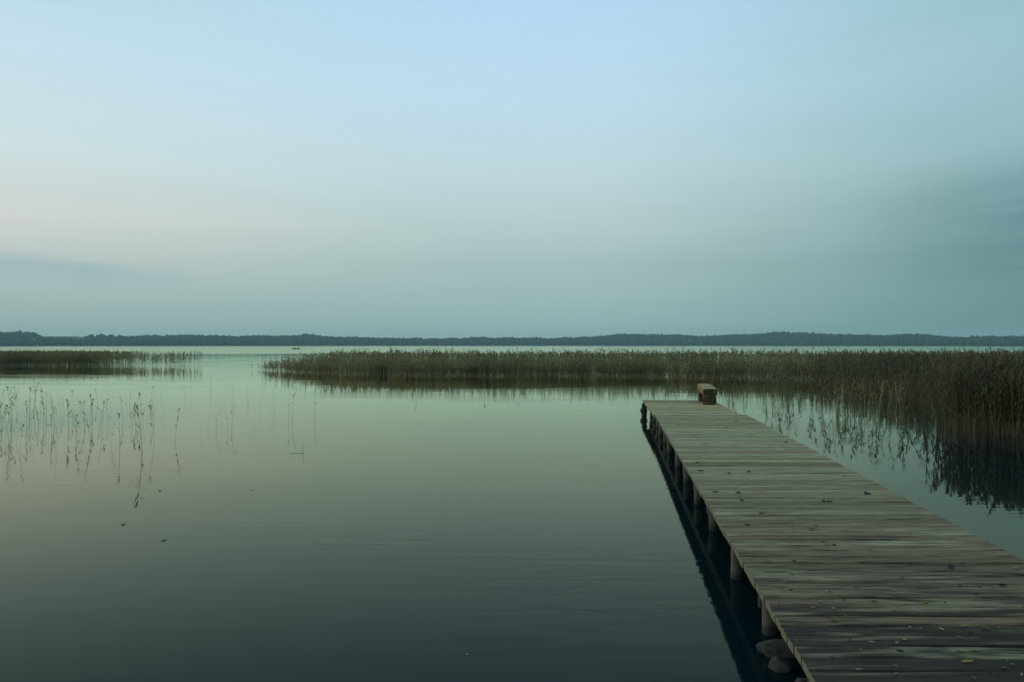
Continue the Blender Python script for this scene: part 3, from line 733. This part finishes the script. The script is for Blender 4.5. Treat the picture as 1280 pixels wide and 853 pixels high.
listed = [('leafy',15,484,532),('leafy',9,498,538),('leafy',3,490,534),('plumed',37,487,525),('leafy',55,490,528),('leafy',86,500,540),('plumed',65,520,550),('leafy',116,500,528),('leafy',134,500,524),
 ('plumed',128,502,532),('leafy',154,498,527),('leafy',25,533,566),('bare',42,545,570),('bare',109,560,586),('bare',69,548,574),('leafy',178,508,568),('plumed',219,510,550),('leafy',188,507,531),
 ('plumed',272,503,516),('plumed',267,507,515),('bare',285,513,538),('plumed',291,514,532),('plumed',325,506,517),('bare',361,500,530),('plumed',365,492,525),('bare',343,502,524),('bare',253,538,557),
 ('bare',318,522,536),('bare',260,520,536),('bare',231,482,498),('bare',263,470,490),('bare',288,478,494),('bare',312,456,464),('bare',703,618,630),('bare',508,486,497),('bare',460,505,514),
 ('plumed',941,498,507),('plumed',972,492,506),('plumed',977,503,511),('bare',984,498,506),('plumed',995,506,519),('plumed',1001,505,517),('leafy',1030,520,547),('bare',1054,524,546),('bare',1078,536,556),('bare',1016,492,506),('leafy',170,505,533),('leafy',166,512,536)]
for kd, xp, yt, yb in listed:
    x_, y_ = place(xp, yb); single_reed(kd, x_, y_, EYE*(1 - (yt-HOR)/(yb-HOR)))
tufts = [(random.random()**1.4*185 - 8, random.uniform(505, 550)) for q in range(15)]
for i in range(72):                        # the thin scatter of stalks in front of the left bed, in loose tufts
    if i % 3 == 0: tx_, ty_ = random.choice(tufts); xp = tx_ + random.gauss(0, 6); yb = max(498, ty_ + random.gauss(0, 7))
    else: xp = random.random()**1.3*205 - 8; yb = random.uniform(500, 562)
    x_, y_ = place(xp, yb); single_reed(random.choice(['leafy','plumed','plumed','bare']), x_, y_, random.uniform(.22, .72))
for i in range(62):
    xp = random.uniform(170, 400) if i < 24 else random.random()**1.2*200 - 5; yb = random.uniform(480, 540) if i < 24 else random.uniform(496, 566)
    x_, y_ = place(xp, yb); single_reed('bare', x_, y_, random.uniform(.25, .6))
for i in range(16):
    xp = random.uniform(480, 960); yb = random.uniform(476, 488)
    x_, y_ = place(xp, yb); single_reed('plumed', x_, y_, random.uniform(.5, 1.0))
for i in range(40):                        # loose stalks along the ragged edge of the right bed
    xp = random.uniform(1030, 1130); yb = random.uniform(500, 533)
    x_, y_ = place(xp, yb); single_reed(random.choice(['leafy','plumed','bare']), x_, y_, random.uniform(.55, 1.05))
# a snapped stalk with its top lying on the water
x_, y_ = place(379, 567)
sn = empty('snapped_reed', (x_, y_, 0)); tag(sn, 'snapped reed stalk with its broken end lying flat on the water', 'reed')
bm = bmesh.new(); bmesh.ops.create_cone(bm, cap_ends=True, segments=5, radius1=.0035, radius2=.003, depth=.36, matrix=Matrix.Translation((0, 0, 0.0)))
link('stem', from_bm('snapped_stem', bm, [M['stem']]), sn)
bm = bmesh.new(); bmesh.ops.create_cone(bm, cap_ends=True, segments=5, radius1=.0035, radius2=.002, depth=.24, matrix=Matrix.Translation((-.12, 0, .003)) @ Matrix.Rotation(R(-90), 4, 'Y'))
link('broken_end', from_bm('snapped_end', bm, [M['stem']]), sn)

# ================================================================== LEAVES on the deck and the water
def leaf_mesh(i, mat):
    r_ = random.Random(i); L, wd, curl = 1.0, r_.uniform(.42, .62), r_.uniform(.10, .34)
    prof = [(0, .10), (.18, .75), (.45, 1.0), (.75, .62), (1.0, .0)]
    V, F_ = [], []
    for t_, f in prof:
        xx = (t_-.5)*L; zc = curl*(2*t_-1)**2*.5
        V += [(xx, -wd/2*f, zc + curl*.55*f), (xx, 0, zc), (xx, wd/2*f, zc + curl*.45*f)]
    b0 = len(V)
    V += [(v[0], v[1], v[2] + .03) for v in V]
    for q in range(len(prof)-1):
        for s in (0, 1):
            a = q*3+s
            F_.append((a, a+1, a+4, a+3)); F_.append((b0+a, b0+a+3, b0+a+4, b0+a+1))
    rim = [0, 3, 6, 9, 12, 13, 14, 11, 8, 5, 2, 1]
    for a, b in zip(rim, rim[1:] + rim[:1]): F_.append((a, b, b0+b, b0+a))
    return mesh('fallen_leaf', V, F_, [mat])
LT = {'y': ('yellow fallen leaf lying on the jetty planks', 'leaf_y'), 'o': ('rust brown fallen leaf lying on the jetty planks', 'leaf_o'), 'd': ('dark shrivelled fallen leaf lying on the jetty planks', 'leaf_d'),
      'w': ('pale dry fallen leaf lying on the jetty planks', 'leaf_w'), 'g': ('large green fallen leaf lying on the jetty planks', 'leaf_g')}
lm = {k: [leaf_mesh(i*5+ord(k), M[v[1]]) for i in range(4)] for k, v in LT.items()}
def deck_leaf(xp, yp, kd, size):
    Yv = HD*F_PX/(yp - HOR); Xv = (xp - 640)/F_PX*Yv
    if not (XL0 + SL*Yv + .02 < Xv < XR0 + SL*Yv - .02): return
    o = link('fallen_leaf', random.choice(lm[kd]), None, (Xv, Yv, DECK + (.002 if Yv < Y_SEC else -.010)), (random.gauss(0, .12), random.gauss(0, .12), random.random()*6.28)); o.scale = (size, size, size)
    tag(o, LT[kd][0], 'leaf', None if kd == 'g' else LT[kd][0].replace('leaf', 'leaves'))
A = [(105,210,'y'),(120,225,'d'),(155,225,'d'),(410,208,'o'),(320,248,'d'),(500,175,'d'),(160,293,'o'),(465,372,'o'),(500,315,'d'),(690,330,'D'),(740,313,'D'),(250,418,'o'),(425,433,'y'),(925,410,'D'),(803,450,'d'),
 (848,463,'o'),(985,335,'w'),(335,483,'y'),(8,493,'y'),(92,487,'y'),(57,513,'y'),(150,515,'y'),(430,522,'y'),(528,546,'Y'),(155,572,'G'),(205,550,'o'),(500,602,'y'),(570,490,'y'),(717,580,'y'),(645,612,'y'),(748,600,'y'),
 (848,608,'O'),(905,602,'y'),(722,648,'y'),(775,622,'o'),(475,660,'Y'),(325,670,'w'),(355,658,'y'),(440,675,'y'),(765,762,'Y'),(930,790,'O'),(900,822,'y'),(432,778,'y'),(432,818,'y'),(455,712,'d'),(730,710,'y'),
 (800,712,'y'),(1000,508,'y'),(590,178,'y'),(265,795,'w'),(800,240,'w'),(883,422,'o'),(1010,820,'y')]
for a, b, kd in A: deck_leaf(1000 + a/3.661, 620 + b/3.661, kd.lower(), (.055 if kd.isupper() else .034)*random.uniform(.6, 1.4))
B = [(437,180,'d'),(103,38,'d'),(42,78,'d'),(112,292,'d'),(190,375,'d'),(62,387,'d'),(825,405,'d'),(120,517,'d'),(148,566,'d'),(978,525,'D'),(688,573,'d'),(737,571,'d'),(540,540,'o'),(278,653,'o'),(180,731,'d'),(640,733,'d'),(480,748,'o'),(608,755,'o'),(685,838,'y'),(1050,830,'o')]
for a, b, kd in B: deck_leaf(900 + a/5.33, 520 + b/5.33, kd.lower(), (.10 if kd.isupper() else .042)*random.uniform(.85, 1.2))
for a, b, kd in [(360,382,'d'),(745,357,'d'),(682,400,'d'),(487,632,'d'),(508,690,'d'),(700,707,'d'),(830,695,'d'),(605,828,'d'),(760,835,'d'),(1077,500,'d')]: deck_leaf(780 + a/5.33, 460 + b/5.33, kd, .075)
for a, b, kd in [(245,20,'d'),(335,82,'o'),(270,135,'d'),(565,152,'o'),(620,27,'d'),(640,27,'d'),(370,303,'o')]: deck_leaf(860 + a/3.66, 620 + b/3.66, kd, .055)
for i in range(26):                                      # crumbs of leaf litter nearest the bank
    deck_leaf(random.uniform(960, 1280), 700 + 150*random.random()**.7, random.choice('yddoyo'), random.uniform(.018, .034))
for (xp, yp), kd, lab in zip([(200,614),(155,656),(205,676),(316,613),(453,567),(631,572),(59,767),(584,818)], 'ddddddww', ['dark']*6 + ['pale']*2):
    Yv = EYE*F_PX/(yp - HOR); o = link('floating_leaf', random.choice(lm[kd]), None, ((xp-640)/F_PX*Yv, Yv, .001), (0, 0, random.random()*6)); sz_ = (.05 if yp in (614, 656, 676) else .03) if kd == 'd' else .022; o.scale = (sz_*1.4, sz_, sz_*.8)
    tag(o, lab + ' fallen leaf floating on the open water', 'leaf', lab + ' leaves floating on the water')

# ================================================================== BOAT with two anglers, far out
BX, BY = (370-640)/F_PX*344, 344.0
boat = empty('rowing_boat', (BX, BY, 0), (0, 0, R(6))); tag(boat, 'small dark rowing boat far out on the open lake', 'boat')
bm = bmesh.new(); ns = 12; outer, inner = [], []
for s in range(ns+1):
    u = s/ns; xx = -1.75 + 3.5*u; bw = .68*(1 - max(0, (u-.45)/.55)**2.2)*(.82 + .18*min(1, u/.3)); sh = .27 + .14*max(0, (u-.5)/.5)**2 + .03*(1-u)
    sec = [(-bw, sh), (-bw*.92, sh*.35), (-bw*.55, -.10), (0, -.13), (bw*.55, -.10), (bw*.92, sh*.35), (bw, sh)]
    outer.append([bm.verts.new((xx, p, q)) for p, q in sec]); inner.append([bm.verts.new((xx*.975, p*.92, max(q, -.05) + (.035 if abs(p) < bw*.95 else .0))) for p, q in sec])
for s in range(ns):
    for q in range(6):
        bm.faces.new((outer[s][q], outer[s+1][q], outer[s+1][q+1], outer[s][q+1])); bm.faces.new((inner[s][q], inner[s][q+1], inner[s+1][q+1], inner[s+1][q]))
    for q in (0, 6): bm.faces.new((outer[s][q], inner[s][q], inner[s+1][q], outer[s+1][q]))
bm.faces.new(outer[0]); bm.faces.new(inner[0][::-1])
bmesh.ops.remove_doubles(bm, verts=bm.verts[:], dist=.002)
bmesh.ops.recalc_face_normals(bm, faces=bm.faces[:])
link('hull', from_bm('boat_hull', bm, [M['boat']]), boat)
for xx in (-1.15, -.05, .95):
    bm = bmesh.new(); bmesh.ops.create_cube(bm, size=1, matrix=Matrix.Translation((xx, 0, .22)) @ Matrix.Diagonal((.22, 1.02 if xx < .9 else .80, .03, 1)))
    link('thwart', from_bm('boat_thwart', bm, [M['boatwood']]), boat)
for s in (-1, 1):
    bm = bmesh.new()
    bmesh.ops.create_cone(bm, cap_ends=True, segments=8, radius1=.022, radius2=.022, depth=1.7, matrix=Matrix.Translation((.1, s*.62, .40)) @ Matrix.Rotation(R(88), 4, 'Y'))
    bmesh.ops.create_cube(bm, size=1, matrix=Matrix.Translation((-.85, s*.62, .43)) @ Matrix.Diagonal((.5, .13, .02, 1)))
    link('oar', from_bm('boat_oar', bm, [M['boatwood']]), boat)
def angler(x_loc, face, label, coat):
    mw = Matrix.Translation((BX, BY, 0)) @ Matrix.Rotation(R(6), 4, 'Z')
    p0 = mw @ Vector((x_loc, 0, .235))
    root = empty('person', p0, (0, 0, R(6) + (0 if face > 0 else math.pi))); tag(root, label, 'person')
    J_ = [((0,0,.10),.15),((.03,0,.32),.15),((.06,0,.50),.17),((.09,0,.60),.07),
          ((.06,.19,.50),.075),((.16,.24,.27),.055),((.36,.16,.22),.042),((.45,.15,.23),.035),
          ((.06,-.19,.50),.075),((.16,-.24,.27),.055),((.36,-.16,.24),.042),((.45,-.15,.25),.035),
          ((.08,.10,.08),.10),((.42,.12,.12),.075),((.46,.12,-.20),.055),((.58,.12,-.21),.045),
          ((.08,-.10,.08),.10),((.42,-.12,.12),.075),((.46,-.12,-.20),.055),((.58,-.12,-.21),.045)]
    E = [(0,1),(1,2),(2,3),(2,4),(4,5),(5,6),(6,7),(2,8),(8,9),(9,10),(10,11),(0,12),(12,13),(13,14),(14,15),(0,16),(16,17),(17,18),(18,19)]
    me = bpy.data.meshes.new('person_body'); me.from_pydata([j[0] for j in J_], E, []); me.materials.append(coat)
    o = link('clothed_body', me, root)
    sk = o.modifiers.new('skin', 'SKIN'); sk.use_smooth_shade = True
    for i, (p, r_) in enumerate(J_): me.skin_vertices[0].data[i].radius = (r_, r_); me.skin_vertices[0].data[i].use_root = (i == 0)
    sub = o.modifiers.new('sub', 'SUBSURF'); sub.levels = 1; sub.render_levels = 1
    bm = bmesh.new(); bmesh.ops.create_uvsphere(bm, u_segments=14, v_segments=10, radius=.1)
    for v in bm.verts:
        v.co.z *= 1.22; v.co.y *= .86
        if v.co.x > .06 and abs(v.co.y) < .03 and -.04 < v.co.z < .02: v.co.x += .025
    h = link('head', from_bm('person_head', bm, [M['skin']], True), root, (.11, 0, .73))
    bm = bmesh.new(); bmesh.ops.create_uvsphere(bm, u_segments=14, v_segments=10, radius=.113)
    for v in bm.verts:
        v.co.y *= .9
        if v.co.z < .035: v.co.z = .035
    bmesh.ops.create_cube(bm, size=1, matrix=Matrix.Translation((.12, 0, .045)) @ Matrix.Diagonal((.10, .15, .015, 1)))
    link('cap', from_bm('person_cap', bm, [M['hair']], True), h)
angler(-.42, -1, 'person in dark coat seated upright at the oars end of the rowing boat', M['coat_a'])
angler(.72, 1, 'person in brown coat seated hunched towards the bow of the rowing boat', M['coat_b'])

# ================================================================== HAZE: the damp evening air
hz_m = bpy.data.materials.new('haze'); hz_m.use_nodes = True
t = NT(hz_m.node_tree); t.n.clear()
o_ = t.node('ShaderNodeOutputMaterial'); pv = t.node('ShaderNodeVolumePrincipled')
pv.inputs['Color'].default_value = (0.62, 0.90, 0.93, 1); pv.inputs['Density'].default_value = 0.0003; pv.inputs['Anisotropy'].default_value = 0.0
t.l.new(pv.outputs[0], o_.inputs['Volume'])
bm = bmesh.new(); bmesh.ops.create_cube(bm, size=1)
hz = link('haze', from_bm('haze', bm, [hz_m]), None, (0, LC, 17.5)); hz.scale = (3000, 3000, 41)
tag(hz, 'thin pale evening haze over the lake', 'haze', kind='stuff')
print('tris', sum(len(o.data.loop_triangles) if o.type == 'MESH' else 0 for o in C.objects))
